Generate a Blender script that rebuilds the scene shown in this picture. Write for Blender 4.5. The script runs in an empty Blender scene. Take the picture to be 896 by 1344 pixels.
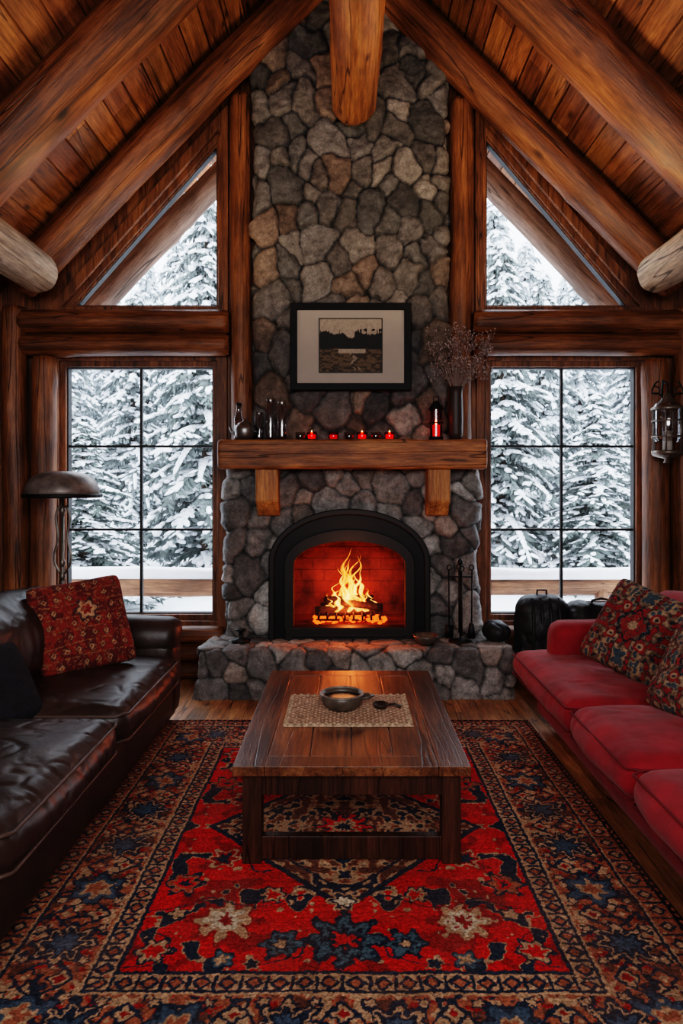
import bpy, math, random
import numpy as np
from mathutils import Vector, Matrix, Quaternion
rng=np.random.RandomState(7); random.seed(7)
SC=bpy.context.scene
CX,CY,F,H=455.,640.,900.,1.55
def WX(px,D): return (px-CX)*D/F
def WZ(py,D): return H+(CY-py)*D/F
def lin(c):
    c=np.asarray(c,float)/255.
    return np.where(c<=.04045,c/12.92,((c+.055)/1.055)**2.4)
# ---------------- noise
def _h(i,j,k,s):
    n=(i.astype(np.int64)*374761393+j.astype(np.int64)*668265263+k.astype(np.int64)*1274126177+s*97531)&0xffffffff
    n=((n^(n>>13))*1103515245+12345)&0xffffffff
    n=((n^(n>>16))*69069)&0xffffffff
    return ((n>>8)&0xffff)/65535.
def vn(p,scale,seed=0):
    q=np.asarray(p,float)*scale
    f=np.floor(q); t=q-f; t=t*t*(3-2*t); i=f.astype(np.int64)
    r=0
    for a in (0,1):
        for b in (0,1):
            for c in (0,1):
                w=(t[...,0] if a else 1-t[...,0])*(t[...,1] if b else 1-t[...,1])*(t[...,2] if c else 1-t[...,2])
                r=r+w*_h(i[...,0]+a,i[...,1]+b,i[...,2]+c,seed)
    return r
def fbm(p,scale,seed=0,o=3):
    r=0;a=.5;tot=0
    for k in range(o):
        r=r+a*vn(p,scale*2**k,seed+k*17);tot+=a;a*=.5
    return r/tot
# ---------------- object creation
def link(o):
    SC.collection.objects.link(o); return o
def top(o,label,cat,group=None,kind=None):
    o["label"]=label;o["category"]=cat
    if group:o["group"]=group
    if kind:o["kind"]=kind
    return o
def empty(name,loc,label,cat,group=None,kind=None):
    o=bpy.data.objects.new(name,None);o.location=loc;o.empty_display_size=.1
    link(o)
    if kind=="structure": o["kind"]="structure"
    return top(o,label,cat,group,kind)
def mk(name,V,Fc,mat,smooth=True,parent=None,loc=(0,0,0),cols=None,bevel=0,rot=None):
    me=bpy.data.meshes.new(name)
    V=V.tolist() if isinstance(V,np.ndarray) else V
    Fc=Fc.tolist() if isinstance(Fc,np.ndarray) else Fc
    me.from_pydata(V,[],Fc)
    if cols is not None:
        a=me.color_attributes.new("Col",'FLOAT_COLOR','POINT')
        c=np.ones((len(V),4));c[:,:3]=cols
        a.data.foreach_set("color",c.ravel().astype(np.float32))
    me.materials.append(mat)
    if smooth: me.polygons.foreach_set("use_smooth",[True]*len(me.polygons))
    me.update()
    o=bpy.data.objects.new(name,me);link(o);o.location=loc
    if rot is not None:o.rotation_euler=rot
    if parent:
        o.parent=parent
    if bevel:
        b=o.modifiers.new("bev",'BEVEL');b.width=bevel;b.segments=2;b.limit_method='ANGLE'
    return o
class B:
    def __init__(s): s.v=[];s.f=[];s.c=[]
    def add(s,V,Fc,col=(1,1,1)):
        o=len(s.v);V=[tuple(v) for v in V];s.v+=V
        s.f+=[tuple(int(i)+o for i in f) for f in Fc]
        s.c+=[tuple(col)]*len(V);return s
    def box(s,x0,x1,y0,y1,z0,z1,col=(1,1,1)):
        V=[(x,y,z) for x in(x0,x1) for y in(y0,y1) for z in(z0,z1)]
        return s.add(V,[(0,1,3,2),(4,6,7,5),(0,4,5,1),(2,3,7,6),(0,2,6,4),(1,5,7,3)],col)
    def prism(s,pts,y0,y1,col=(1,1,1)):
        n=len(pts);V=[(x,y0,z) for x,z in pts]+[(x,y1,z) for x,z in pts]
        Fc=[tuple(range(n)),tuple(range(2*n-1,n-1,-1))]+[(i,i+n,(i+1)%n+n,(i+1)%n) for i in range(n)]
        return s.add(V,Fc,col)
    def ring(s,A,Bp,y0,y1,closed=True,col=(1,1,1)):
        n=len(A);V=[(x,y0,z) for x,z in A]+[(x,y0,z) for x,z in Bp]+[(x,y1,z) for x,z in A]+[(x,y1,z) for x,z in Bp]
        Fc=[]
        for i in range(n if closed else n-1):
            j=(i+1)%n
            Fc+=[(i,j,n+j,n+i),(2*n+i,3*n+i,3*n+j,2*n+j),(i,2*n+i,2*n+j,j),(n+i,n+j,3*n+j,3*n+i)]
        if not closed:
            Fc+=[(0,n,3*n,2*n),(n-1,3*n-1,4*n-1,2*n-1)]
        return s.add(V,Fc,col)
    def tube(s,path,rad,seg=8,col=(1,1,1),cap=True):
        P=[Vector(p) for p in path];n=len(P)
        if not hasattr(rad,'__len__'):rad=[rad]*n
        V=[];pu=None
        for i in range(n):
            t=(P[min(i+1,n-1)]-P[max(i-1,0)]).normalized()
            if pu is None:
                a=t.orthogonal().normalized()
            else:
                a=(pu-t*pu.dot(t)); a=a.normalized() if a.length>1e-6 else t.orthogonal().normalized()
            pu=a;b=t.cross(a)
            for k in range(seg):
                an=2*math.pi*k/seg
                V.append(P[i]+(a*math.cos(an)+b*math.sin(an))*rad[i])
        Fc=[(i*seg+k,i*seg+(k+1)%seg,(i+1)*seg+(k+1)%seg,(i+1)*seg+k) for i in range(n-1) for k in range(seg)]
        if cap:
            Fc+=[tuple(range(seg-1,-1,-1)),tuple(range((n-1)*seg,n*seg))]
        return s.add(V,Fc,col)
    def lathe(s,prof,c=(0,0,0),seg=28,col=(1,1,1),sy=1):
        n=len(prof)
        V=[(c[0]+r*math.cos(2*math.pi*k/seg),c[1]+sy*r*math.sin(2*math.pi*k/seg),c[2]+z) for r,z in prof for k in range(seg)]
        Fc=[(i*seg+k,i*seg+(k+1)%seg,(i+1)*seg+(k+1)%seg,(i+1)*seg+k) for i in range(n-1) for k in range(seg)]
        return s.add(V,Fc,col)
    def make(s,name,mat,smooth=False,parent=None,loc=(0,0,0),bevel=0,cols=False,rot=None):
        return mk(name,s.v,s.f,mat,smooth,parent,loc,np.array(s.c) if cols else None,bevel,rot)
def rbox(h,r,step):
    h=np.array(h,float);r=min(r,h.min()*.999)
    n=[max(2,int(round(2*h[i]/step))+1) for i in range(3)]
    ax=[np.linspace(-h[i],h[i],n[i]) for i in range(3)]
    PV=[];PF=[];off=0
    for a in range(3):
        b,c=(a+1)%3,(a+2)%3
        for sg in(-1,1):
            Bm,Cm=np.meshgrid(ax[b],ax[c],indexing='ij')
            P=np.zeros((Bm.size,3));P[:,a]=sg*h[a];P[:,b]=Bm.ravel();P[:,c]=Cm.ravel()
            nb,nc=Bm.shape;idx=np.arange(nb*nc).reshape(nb,nc)+off
            q=np.stack([idx[:-1,:-1],idx[1:,:-1],idx[1:,1:],idx[:-1,1:]],-1).reshape(-1,4)
            if sg<0:q=q[:,::-1]
            PV.append(P);PF.append(q);off+=len(P)
    P=np.concatenate(PV);Q=np.concatenate(PF)
    _,ui,inv=np.unique(np.round(P,5),axis=0,return_index=True,return_inverse=True)
    inv=np.asarray(inv).ravel()
    P=P[ui];Q=inv[Q]
    c=np.clip(P,-(h-r),h-r);d=P-c;N=d/np.maximum(np.linalg.norm(d,axis=1,keepdims=True),1e-9)
    return c+r*N,N,Q
# ---------------- materials
def newmat(name):
    m=bpy.data.materials.new(name);m.use_nodes=True;nt=m.node_tree
    return m,nt,nt.nodes["Principled BSDF"]
def nd(nt,t,**k):
    n=nt.nodes.new(t)
    for a,v in k.items():setattr(n,a,v)
    return n
def c4(c): return (c[0],c[1],c[2],1)
def mapn(nt,scale,rotz=0):
    tc=nd(nt,'ShaderNodeTexCoord');mp=nd(nt,'ShaderNodeMapping')
    mp.inputs['Scale'].default_value=scale
    nt.links.new(tc.outputs['Object'],mp.inputs['Vector']);return mp.outputs[0]
def noise(nt,vec,scale,detail=5,rough=.55,dist=0):
    n=nd(nt,'ShaderNodeTexNoise');n.inputs['Scale'].default_value=scale;n.inputs['Detail'].default_value=detail
    n.inputs['Roughness'].default_value=rough;n.inputs['Distortion'].default_value=dist
    nt.links.new(vec,n.inputs['Vector']);return n.outputs['Fac']
def rng_(nt,f,a,b,lo=.3,hi=.7):
    m=nd(nt,'ShaderNodeMapRange');m.inputs[1].default_value=lo;m.inputs[2].default_value=hi;m.inputs[3].default_value=a;m.inputs[4].default_value=b
    nt.links.new(f,m.inputs[0]);return m.outputs[0]
def mth(nt,op,a,b=None):
    m=nd(nt,'ShaderNodeMath',operation=op)
    for i,x in enumerate((a,b)):
        if x is None: continue
        if isinstance(x,(int,float)): m.inputs[i].default_value=x
        else: nt.links.new(x,m.inputs[i])
    return m.outputs[0]
def mul(nt,colout,fac):
    v=nd(nt,'ShaderNodeVectorMath',operation='MULTIPLY')
    nt.links.new(colout,v.inputs[0]);nt.links.new(fac,v.inputs[1]);return v.outputs[0]
def bumpn(nt,bs,h,strength,dist=.01):
    b=nd(nt,'ShaderNodeBump');b.inputs['Strength'].default_value=strength;b.inputs['Distance'].default_value=dist
    nt.links.new(h,b.inputs['Height']);nt.links.new(b.outputs[0],bs.inputs['Normal'])
def simple(name,col,rough=.6,metal=0,nv=.15,ns=8,bump=.3,bs_=40,bd=.004,attr=False,scale=(1,1,1),sheen=0,spec=.5,emit=None,es=0,coat=0):
    m,nt,bs=newmat(name);vec=mapn(nt,scale)
    f=rng_(nt,noise(nt,vec,ns),1-nv,1+nv)
    if attr:
        a=nd(nt,'ShaderNodeAttribute');a.attribute_name="Col";co=a.outputs['Color']
    else:
        r=nd(nt,'ShaderNodeRGB');r.outputs[0].default_value=c4(col);co=r.outputs[0]
    nt.links.new(mul(nt,co,f),bs.inputs['Base Color'])
    bs.inputs['Roughness'].default_value=rough;bs.inputs['Metallic'].default_value=metal
    bs.inputs['Specular IOR Level'].default_value=spec
    if sheen: bs.inputs['Sheen Weight'].default_value=sheen;bs.inputs['Sheen Roughness'].default_value=.4
    if coat: bs.inputs['Coat Weight'].default_value=coat;bs.inputs['Coat Roughness'].default_value=.15
    if bump: bumpn(nt,bs,noise(nt,vec,bs_,6),bump,bd)
    if emit is not None:
        bs.inputs['Emission Color'].default_value=c4(emit);bs.inputs['Emission Strength'].default_value=es
    return m
def wood(name,dark,mid,light,axis=2,rough=.5,g=9,attr=False,bump=.5,coat=0,knots=True,crack=.25,dist=.2,spec=.5,blotch=.55):
    m,nt,bs=newmat(name)
    sc=[1,1,1];sc[axis]=.08;vec=mapn(nt,tuple(sc))
    f=noise(nt,vec,g*2.8,8,.66,dist)
    r=nd(nt,'ShaderNodeValToRGB');e=r.color_ramp.elements
    e[0].position=.29;e[0].color=c4(dark);e[1].position=.70;e[1].color=c4(light)
    x=e.new(.48);x.color=c4(mid)
    nt.links.new(f,r.inputs[0]);co=r.outputs[0]
    f2=noise(nt,vec,g*12,5,.7)
    co=mul(nt,co,rng_(nt,f2,.5,1.4))
    s2=[1,1,1];s2[axis]=.45;v2=mapn(nt,tuple(s2))
    f3=noise(nt,v2,3.2,6,.55)
    co=mul(nt,co,rng_(nt,f3,blotch,1.85-blotch,.35,.65))
    s3=[1,1,1];s3[axis]=.05;v3=mapn(nt,tuple(s3))
    f4=noise(nt,v3,g*1.1,2,.5)
    cr=mth(nt,'ABSOLUTE',mth(nt,'SUBTRACT',f4,.5))
    crk=rng_(nt,cr,crack,1,.002,.008)
    co=mul(nt,co,crk)
    hgt=mth(nt,'ADD',f2,mth(nt,'MULTIPLY',crk,.8))
    if knots:
        vo=nd(nt,'ShaderNodeTexVoronoi');vo.inputs['Scale'].default_value=3.4
        nt.links.new(v2,vo.inputs['Vector'])
        d=mth(nt,'ADD',vo.outputs['Distance'],mth(nt,'MULTIPLY',f3,.06))
        co=mul(nt,co,rng_(nt,d,.15,1,.06,.14))
    if attr:
        a=nd(nt,'ShaderNodeAttribute');a.attribute_name="Col"
        v=nd(nt,'ShaderNodeVectorMath',operation='MULTIPLY');nt.links.new(co,v.inputs[0]);nt.links.new(a.outputs['Color'],v.inputs[1]);co=v.outputs[0]
    nt.links.new(co,bs.inputs['Base Color']);bs.inputs['Roughness'].default_value=rough;bs.inputs['Specular IOR Level'].default_value=spec
    if coat: bs.inputs['Coat Weight'].default_value=coat;bs.inputs['Coat Roughness'].default_value=.2
    bumpn(nt,bs,hgt,bump,.008)
    return m
def emis(name,col,s):
    m,nt,bs=newmat(name);bs.inputs['Base Color'].default_value=c4(col)
    bs.inputs['Emission Color'].default_value=c4(col);bs.inputs['Emission Strength'].default_value=s;return m
LOG=wood("log_wood",(.055,.018,.006),(.23,.076,.022),(.42,.16,.052),2,.42,6,bump=.6)
RLOG=wood("orange_log_wood",(.12,.035,.010),(.44,.15,.036),(.68,.29,.085),2,.4,6,bump=.6)
LOGL=wood("pale_log_wood",(.22,.12,.065),(.50,.32,.19),(.74,.54,.37),2,.6,6)
TRIM=wood("trim_wood_upright",(.05,.016,.005),(.19,.062,.019),(.35,.13,.043),2,.5,8)
TRIMX=wood("trim_wood_level",(.05,.016,.005),(.19,.062,.019),(.35,.13,.043),0,.5,8)
CEIL=wood("ceiling_boards",(.11,.034,.011),(.31,.112,.034),(.50,.21,.074),1,.5,7,attr=True)
FLOORM=wood("floor_boards",(.18,.07,.024),(.44,.19,.07),(.64,.33,.14),1,.35,8,attr=True)
MANT=wood("mantel_wood",(.12,.036,.010),(.36,.125,.034),(.56,.23,.07),0,.5,7)
CORB=wood("corbel_wood",(.25,.08,.02),(.5,.2,.05),(.65,.3,.09),2,.5,7)
TTOP=wood("table_top_wood",(.055,.016,.006),(.20,.064,.022),(.38,.15,.056),1,.34,7,attr=True,coat=.15,bump=.3,dist=.1,crack=.4,blotch=.55)
TLEG=wood("table_leg_wood",(.012,.004,.002),(.042,.013,.006),(.08,.026,.012),2,.45,8)
BLACK=simple("black_iron",(.007,.006,.006),.55,.2,bs_=60)
BLK2=simple("black_enamel",(.004,.004,.004),.5,0,bs_=90,bump=.1,spec=.25)
MUNT=simple("dark_window_bars",(.02,.018,.018),.5)
def stonemat():
    m,nt,bs=newmat("river_stone");vec=mapn(nt,(1,1,1))
    a=nd(nt,'ShaderNodeAttribute');a.attribute_name="Col";co=a.outputs['Color']
    n1=noise(nt,vec,16,10,.72);n2=noise(nt,vec,90,5,.7);n3=noise(nt,vec,7,4,.6,1.5)
    co=mul(nt,co,rng_(nt,n1,.45,1.55,.32,.68));co=mul(nt,co,rng_(nt,n2,.65,1.35))
    vein=mth(nt,'ABSOLUTE',mth(nt,'SUBTRACT',n3,.5));co=mul(nt,co,rng_(nt,vein,1.3,1,.0,.02))
    nt.links.new(co,bs.inputs['Base Color']);bs.inputs['Roughness'].default_value=.58
    h=mth(nt,'ADD',n1,mth(nt,'MULTIPLY',n2,.3));bumpn(nt,bs,h,.9,.025);return m
STONE=stonemat()
SNOW=simple("snow",(.85,.88,.92),.7,nv=.05,bump=.5,bs_=6,bd=.05)
RAILW=wood("weathered_rail_wood",(.12,.05,.025),(.28,.13,.06),(.42,.22,.12),0,.7,8)
EAVEW=wood("weathered_eave_wood",(.12,.07,.05),(.28,.17,.12),(.42,.29,.22),2,.7,6)
BARK=simple("bark",(.06,.045,.035),.9)
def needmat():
    m,nt,bs=newmat("hazed_needles");g=nd(nt,'ShaderNodeNewGeometry');s=nd(nt,'ShaderNodeSeparateXYZ')
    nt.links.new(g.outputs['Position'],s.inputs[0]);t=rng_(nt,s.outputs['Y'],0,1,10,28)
    r=nd(nt,'ShaderNodeValToRGB');e=r.color_ramp.elements;e[0].color=(.070,.092,.082,1);e[1].color=(.44,.48,.49,1)  # distance haze put into the colour: needles turn paler with world Y
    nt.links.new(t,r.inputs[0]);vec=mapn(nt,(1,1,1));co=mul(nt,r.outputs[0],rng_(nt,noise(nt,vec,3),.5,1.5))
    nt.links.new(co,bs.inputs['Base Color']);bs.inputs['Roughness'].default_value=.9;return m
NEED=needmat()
LEATH=simple("black_brown_leather",(.036,.019,.014),.43,nv=.5,ns=6,bump=.4,bs_=28,bd=.005)
PIPE=simple("leather_piping",(.09,.052,.04),.5)
REDF=simple("red_fabric",(.30,.007,.015),.9,nv=.3,ns=7,bump=.6,bs_=180,bd=.003,sheen=.12)
REDP=simple("red_piping",(.16,.004,.009),.9)
PILM=simple("woven_pillow",(1,1,1),.95,attr=True,nv=.35,ns=60,bump=.7,bs_=220,bd=.003)
RUGM=simple("wool_rug",(1,1,1),.98,attr=True,nv=.4,ns=110,bump=.9,bs_=240,bd=.006,spec=.1)
DARKF=simple("black_nylon",(.012,.012,.014),.55,bump=.5,bs_=80)
BRASS=simple("aged_pewter",(.22,.19,.16),.4,.8,nv=.4)
SHADE=simple("mottled_lamp_shade",(.24,.20,.18),.45,.4,nv=.5,ns=12,bump=.15)
SILV=simple("dull_silver",(.30,.29,.28),.35,.9)
CERM=simple("glazed_stoneware",(.10,.075,.058),.35,nv=.4,ns=20)
CRIM=simple("worn_bowl_rim",(.26,.21,.17),.45,.3,nv=.4,ns=30)
BRICK=simple("fire_brick",(.16,.034,.016),.9,nv=.8,ns=4.5,bump=.8,bs_=30,bd=.01)
CHAR=simple("charred_wood",(.03,.018,.012),.9,nv=.6,bump=1,bs_=30,bd=.01)
EMB=simple("ember",(.1,.02,.005),.9,emit=(1,.09,.01),es=2.0)
MAT_=simple("picture_mat",(.50,.42,.35),.9,nv=.04)
ART=simple("landscape_print",(1,1,1),.7,attr=True,nv=.15,ns=40,bump=0)
DRY=simple("dried_stems",(.30,.22,.19),.9)
JUTE=simple("woven_jute",(1,1,1),.95,attr=True,nv=.45,ns=90,bump=1,bs_=150,bd=.008)
def glass(name,tint=(1,1,1),fac=.06,rough=.02):
    m=bpy.data.materials.new(name);m.use_nodes=True;nt=m.node_tree;nt.nodes.clear()
    o=nd(nt,'ShaderNodeOutputMaterial');t=nd(nt,'ShaderNodeBsdfTransparent');g=nd(nt,'ShaderNodeBsdfGlossy');mx=nd(nt,'ShaderNodeMixShader')
    t.inputs[0].default_value=c4(tint);g.inputs['Roughness'].default_value=rough
    mx.inputs[0].default_value=fac
    nt.links.new(t.outputs[0],mx.inputs[1]);nt.links.new(g.outputs[0],mx.inputs[2]);nt.links.new(mx.outputs[0],o.inputs[0]);return m
PANE=glass("window_glass",(.97,.98,1),.03)
JAR=glass("jar_glass",(.74,.75,.77),.22,.08)
REDG=glass("red_votive_glass",(.75,.08,.04),.12,.05)
# ---------------- room shell
def zr(x): return 6.06-1.02*abs(x)
W=2.95;Y0=-1.3;YW=5.65;YE=6.75
b=B();x=-W
while x<W:
    w=.125;y=Y0-random.random()*1.5
    while y<YW+.1:
        L=1.2+random.random()*1.4
        s=.7+random.random()*.55
        a,e=max(y,Y0),min(y+L,YW+.1)
        if e>a+.02:b.box(x+.0015,min(x+w,W)-.0015,a+.001,e-.001,-.03,0,(s,s*(.93+random.random()*.1),s*.95))
        y+=L
    x+=w
b.box(-W-.1,W+.1,Y0,YW+.1,-.1,-.031,(.1,.1,.1))
o=b.make("floor",FLOORM,cols=True);o["kind"]="structure"
b=B()
nrm=math.hypot(1,1.02)
for sg in(-1,1):
    s=0
    while s<W+.45:
        w=.19/nrm*1.0
        x0,x1=s,s+w
        y=Y0-random.random()*2
        while y<YE:
            L=1.8+random.random()*1.6;k=.55+random.random()*.75
            a,e=max(y,Y0),min(y+L,YE)
            if e>a+.02:
                g=.005
                pts=[(sg*(x0+g),zr(x0+g)),(sg*(x1-g),zr(x1-g)),(sg*(x1-g),zr(x1-g)+.04),(sg*(x0+g),zr(x0+g)+.04)]
                b.prism(pts,a+.002,e-.002,(k,k*(.88+random.random()*.17),k*.95))
            y+=L
        s+=w
    b.prism([(0,6.105),(sg*(W+.45),zr(W+.45)+.045),(sg*(W+.45),zr(W+.45)+.14),(0,6.2)],Y0,YE,(.1,.1,.1))
o=b.make("ceiling",CEIL,cols=True);o["kind"]="structure"
def sidewall(name,x0,x1):
    b=B();z=0
    while z<3.05:
        z1=min(z+.2,3.06);b.box(x0,x1,Y0,YW+.1,z+.004,z1-.004);z+=.2
    b.box(min(x0,x1)+.03*(x0>0),max(x0,x1)-.03*(x0<0),Y0,YW+.1,0,3.06)
    o=b.make(name,wood(name+"_wood",(.04,.012,.004),(.13,.042,.013),(.24,.09,.03),1,.55,8),bevel=.01);o["kind"]="structure"
sidewall("wall_left",-W-.14,-W);sidewall("wall_right",W,W+.14)
b=B();b.prism([(-W-.1,0),(W+.1,0),(W+.1,zr(W+.1)+.04),(0,6.1),(-W-.1,zr(W+.1)+.04)],Y0-.12,Y0)
o=b.make("wall_rear",TRIMX);o["kind"]="structure"
b=B();ZS,ZT,ZB=.42,2.63,3.0
OP=[(-1.02,-2.40,4.56,-.72),(1.10,2.47,4.62,.8)]
for xi,xo,za,xc in OP:
    sg=1 if xo>0 else -1;y0,y1=YW,YW+.14
    def pr(p): b.prism(p,y0,y1)
    pr([(xc,0),(sg*W,0),(sg*W,ZS),(xc,ZS)])
    pr([(xo,ZS),(sg*W,ZS),(sg*W,zr(W)+.03),(xo,zr(xo)+.03)])
    pr([(xi,ZT),(xo,ZT),(xo,ZB),(xi,ZB)])
    pr([(xc,ZS),(xi,ZS),(xi,zr(xi)+.03),(xc,zr(xc)+.03)])
    pr([(xo,ZB),(xi,za),(xi,zr(xi)+.03),(xo,zr(xo)+.03)])
b.prism([(-.72,1.6),(.8,1.6),(.8,zr(.8)+.03),(0,6.09),(-.72,zr(.72)+.03)],YW,YW+.14)
o=b.make("wall_front",TRIM);o["kind"]="structure"
wn=0
def structE(name,loc,label,cat):
    return empty(name,loc,label,cat,kind="structure")
for k,(xi,xo,za,xc) in enumerate(OP):
    wn+=1;sg=1 if xo>0 else -1
    a,c=min(xi,xo),max(xi,xo)
    e=structE("window_%d"%wn,(0,0,0),"tall six-pane window in a brown wood frame looking onto snow","window")
    R=lambda m:[(a+m,ZS+m),(c-m,ZS+m),(c-m,ZT-m),(a+m,ZT-m)]
    b=B();b.ring(R(-.04),R(.04),YW-.045,YW+.02);b.ring(R(0),R(.085),YW+.0,YW+.12)
    b.make("window_frame",TRIM,parent=e,bevel=.006)
    b=B();b.ring(R(.085),R(.095),YW+.03,YW+.1)
    xm=(a+c)/2;b.box(xm-.010,xm+.010,YW+.05,YW+.085,ZS+.09,ZT-.09)
    for py in (586,695):
        z=WZ(py,5.72);b.box(a+.09,c-.09,YW+.052,YW+.083,z-.010,z+.010)
    b.make("window_bars",MUNT,parent=e)
    b=B();b.box(a+.09,c-.09,YW+.066,YW+.07,ZS+.09,ZT-.09);b.make("window_glass",PANE,parent=e)
for k,(xi,xo,za,xc) in enumerate(OP):
    wn+=1;sg=1 if xo>0 else -1
    e=structE("window_%d"%wn,(0,0,0),"triangular gable window in a layered wood frame","window")
    sl=(za-ZB)/abs(xi-xo);hl=math.hypot(1,sl)
    def T(m,mi=None):
        mi=m if mi is None else mi
        xin=xi+sg*mi; zb=ZB+mi
        zt=ZB+sl*(abs(xo)-abs(xin))-m*hl
        xout=sg*(abs(xo)-(mi+m*hl)/sl)
        return [(xin,zb),(xout,zb),(xin,zt)]
    b=B();b.ring(T(-.05),T(.03),YW-.05,YW+.02);b.ring(T(0.0),T(.07,.05),YW,YW+.12);b.ring(T(.05,.03),T(.085,.055),YW+.02,YW+.1)
    b.make("window_frame",TRIM,parent=e,bevel=.006)
    b=B();b.ring(T(.08,.05),T(.09,.06),YW+.03,YW+.1);b.make("window_bars",MUNT,parent=e)
    b=B();b.prism(T(.085,.055),YW+.066,YW+.07);b.make("window_glass",PANE,parent=e)
# ---------------- logs
def log(name,p0,p1,r0,r1,mat,label=None,cat=None,group=None,seed=0,amp=.045,parent=None,seg=36,rend=.03):
    p0=Vector(p0);p1=Vector(p1);d=p1-p0;L=d.length
    n=max(3,int(L/.04));t=np.linspace(0,1,n)
    if rend>.05: t=np.concatenate([t[t<1-rend/L],1-rend/L*np.cos(np.linspace(0,math.pi/2,10))]);n=len(t)
    an=np.arange(seg)*2*math.pi/seg
    T_,A=np.meshgrid(t,an,indexing='ij')
    r=r0+(r1-r0)*T_
    q=np.stack([np.cos(A)*.7,np.sin(A)*.7,T_*L*.8],-1)+seed*3.1
    r=r*(1+amp*2.4*(fbm(q,1.6,seed)-.5)*1.6+ .05*(vn(q*[3,3,.8],3,seed+5)-.5))
    rk=np.random.RandomState(seed+100)
    for _ in range(int(L*1.6)):
        tz=rk.rand()*L;ta=rk.rand()*2*math.pi;da=np.abs((A-ta+math.pi)%(2*math.pi)-math.pi)
        r=r+.012*np.exp(-((T_*L-tz)/.06)**2-(da*r0/.045)**2)
    ex=1-.12*np.clip(1-(np.minimum(T_,1-T_)*L)/.03,0,1)**2
    if rend>.05:
        w_=np.clip(1-(1-T_)*L/rend,0,1);ex=1-.45*(1-np.sqrt(1-w_**2*.999))
    r=r*ex
    bend=.02*L*.2*np.sin(T_*math.pi*(1+seed%2)+seed)
    V=np.stack([r*np.cos(A)+bend,r*np.sin(A),T_*L],-1).reshape(-1,3)
    i=np.arange(n*seg).reshape(n,seg);j=np.roll(i,-1,1)
    Q=np.stack([i[:-1],j[:-1],j[1:],i[1:]],-1).reshape(-1,4).tolist()
    b0=float(bend[0,0]);b1=float(bend[-1,0])
    V=V.tolist();V.append([b0,0,-.004]);V.append([b1,0,L+.004]);ca=len(V)-2
    for k in range(seg):
        Q.append((k,ca,(k+1)%seg)) ;Q.append(((n-1)*seg+k,(n-1)*seg+(k+1)%seg,ca+1))
    o=mk(name,V,Q,mat,True,parent)
    o.location=p0;o.rotation_mode='QUATERNION';o.rotation_quaternion=d.to_track_quat('Z','Y')
    if label:top(o,label,cat,group)
    return o
sd=1
def rz(x): return 5.82-1.02*abs(x)
for Yr,r in ((5.42,.150),(4.28,.185),(3.0,.185),(1.7,.185),(.4,.185)):
    for sg in(-1,1):
        xo=2.62 if Yr>5 else 2.55
        log("rafter",(sg*xo,Yr,rz(xo)),(sg*.06,Yr,rz(.06)),r,r*.95,LOG,"thick round log rafter under the plank ceiling","beam","log rafters",seed=sd);sd+=1
log("ridge_beam",(.035,-1.2,4.60),(.035,5.42,4.54),.20,.17,RLOG,"heavy orange log beam butting against the stone chimney","beam",seed=40,rend=.12,amp=.03)
for sg in(-1,1):
    log("plate_log",(sg*2.40,-1.2,3.2),(sg*2.40,5.33,3.2),.17,.155,LOGL,"pale peeled log along the top of the side wall","beam","wall plate logs",seed=50+sg,rend=.07,amp=.03)
def post(px,w,z0,z1,Y=5.52,**k):
    global sd;sd+=1
    X=WX(px,Y);log("log_post",(X,Y,z0),(X,Y,z1),w,w*.95,LOG,k.get('label',"upright round log post beside the window"),"post","log posts",seed=sd,amp=.03)
post(317,.088,1.9,4.72,5.55,label="tall upright log post beside the stone chimney")
post(604,.095,1.9,4.68,5.55,label="tall upright log post beside the stone chimney")
post(57,.10,.0,2.6);post(20,.10,0,3.0)
post(859,.105,0,2.58);post(899,.10,0,3.0)
def beam(x0,x1,z,r,lab="horizontal round log above the window",Y=5.53):
    global sd;sd+=1
    log("wall_log",(x0,Y,z),(x1,Y,z),r,r,LOG,lab,"log","horizontal wall logs",seed=sd,amp=.03)
for a,c in((-2.62,-.95),(1.02,2.70)):
    beam(a,c,2.885,.097);beam(a,c,2.70,.088)
for a,c in((-2.34,-1.0),(1.1,2.38)):
    beam(a,c,.36,.07,"round log sill below the window",5.56);beam(a,c,.215,.075,"round log course below the window sill",5.56);beam(a,c,.07,.07,"round log course along the floor",5.56)
log("eave_rafter",(-2.75,6.35,2.78),(-.9,6.35,4.72),.12,.12,EAVEW,"weathered log rafter under the roof overhang outside","beam","eave rafters",seed=71)
log("eave_rafter",(2.85,6.35,2.80),(.95,6.35,4.80),.12,.12,EAVEW,"weathered log rafter under the roof overhang outside","beam","eave rafters",seed=72)
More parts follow.
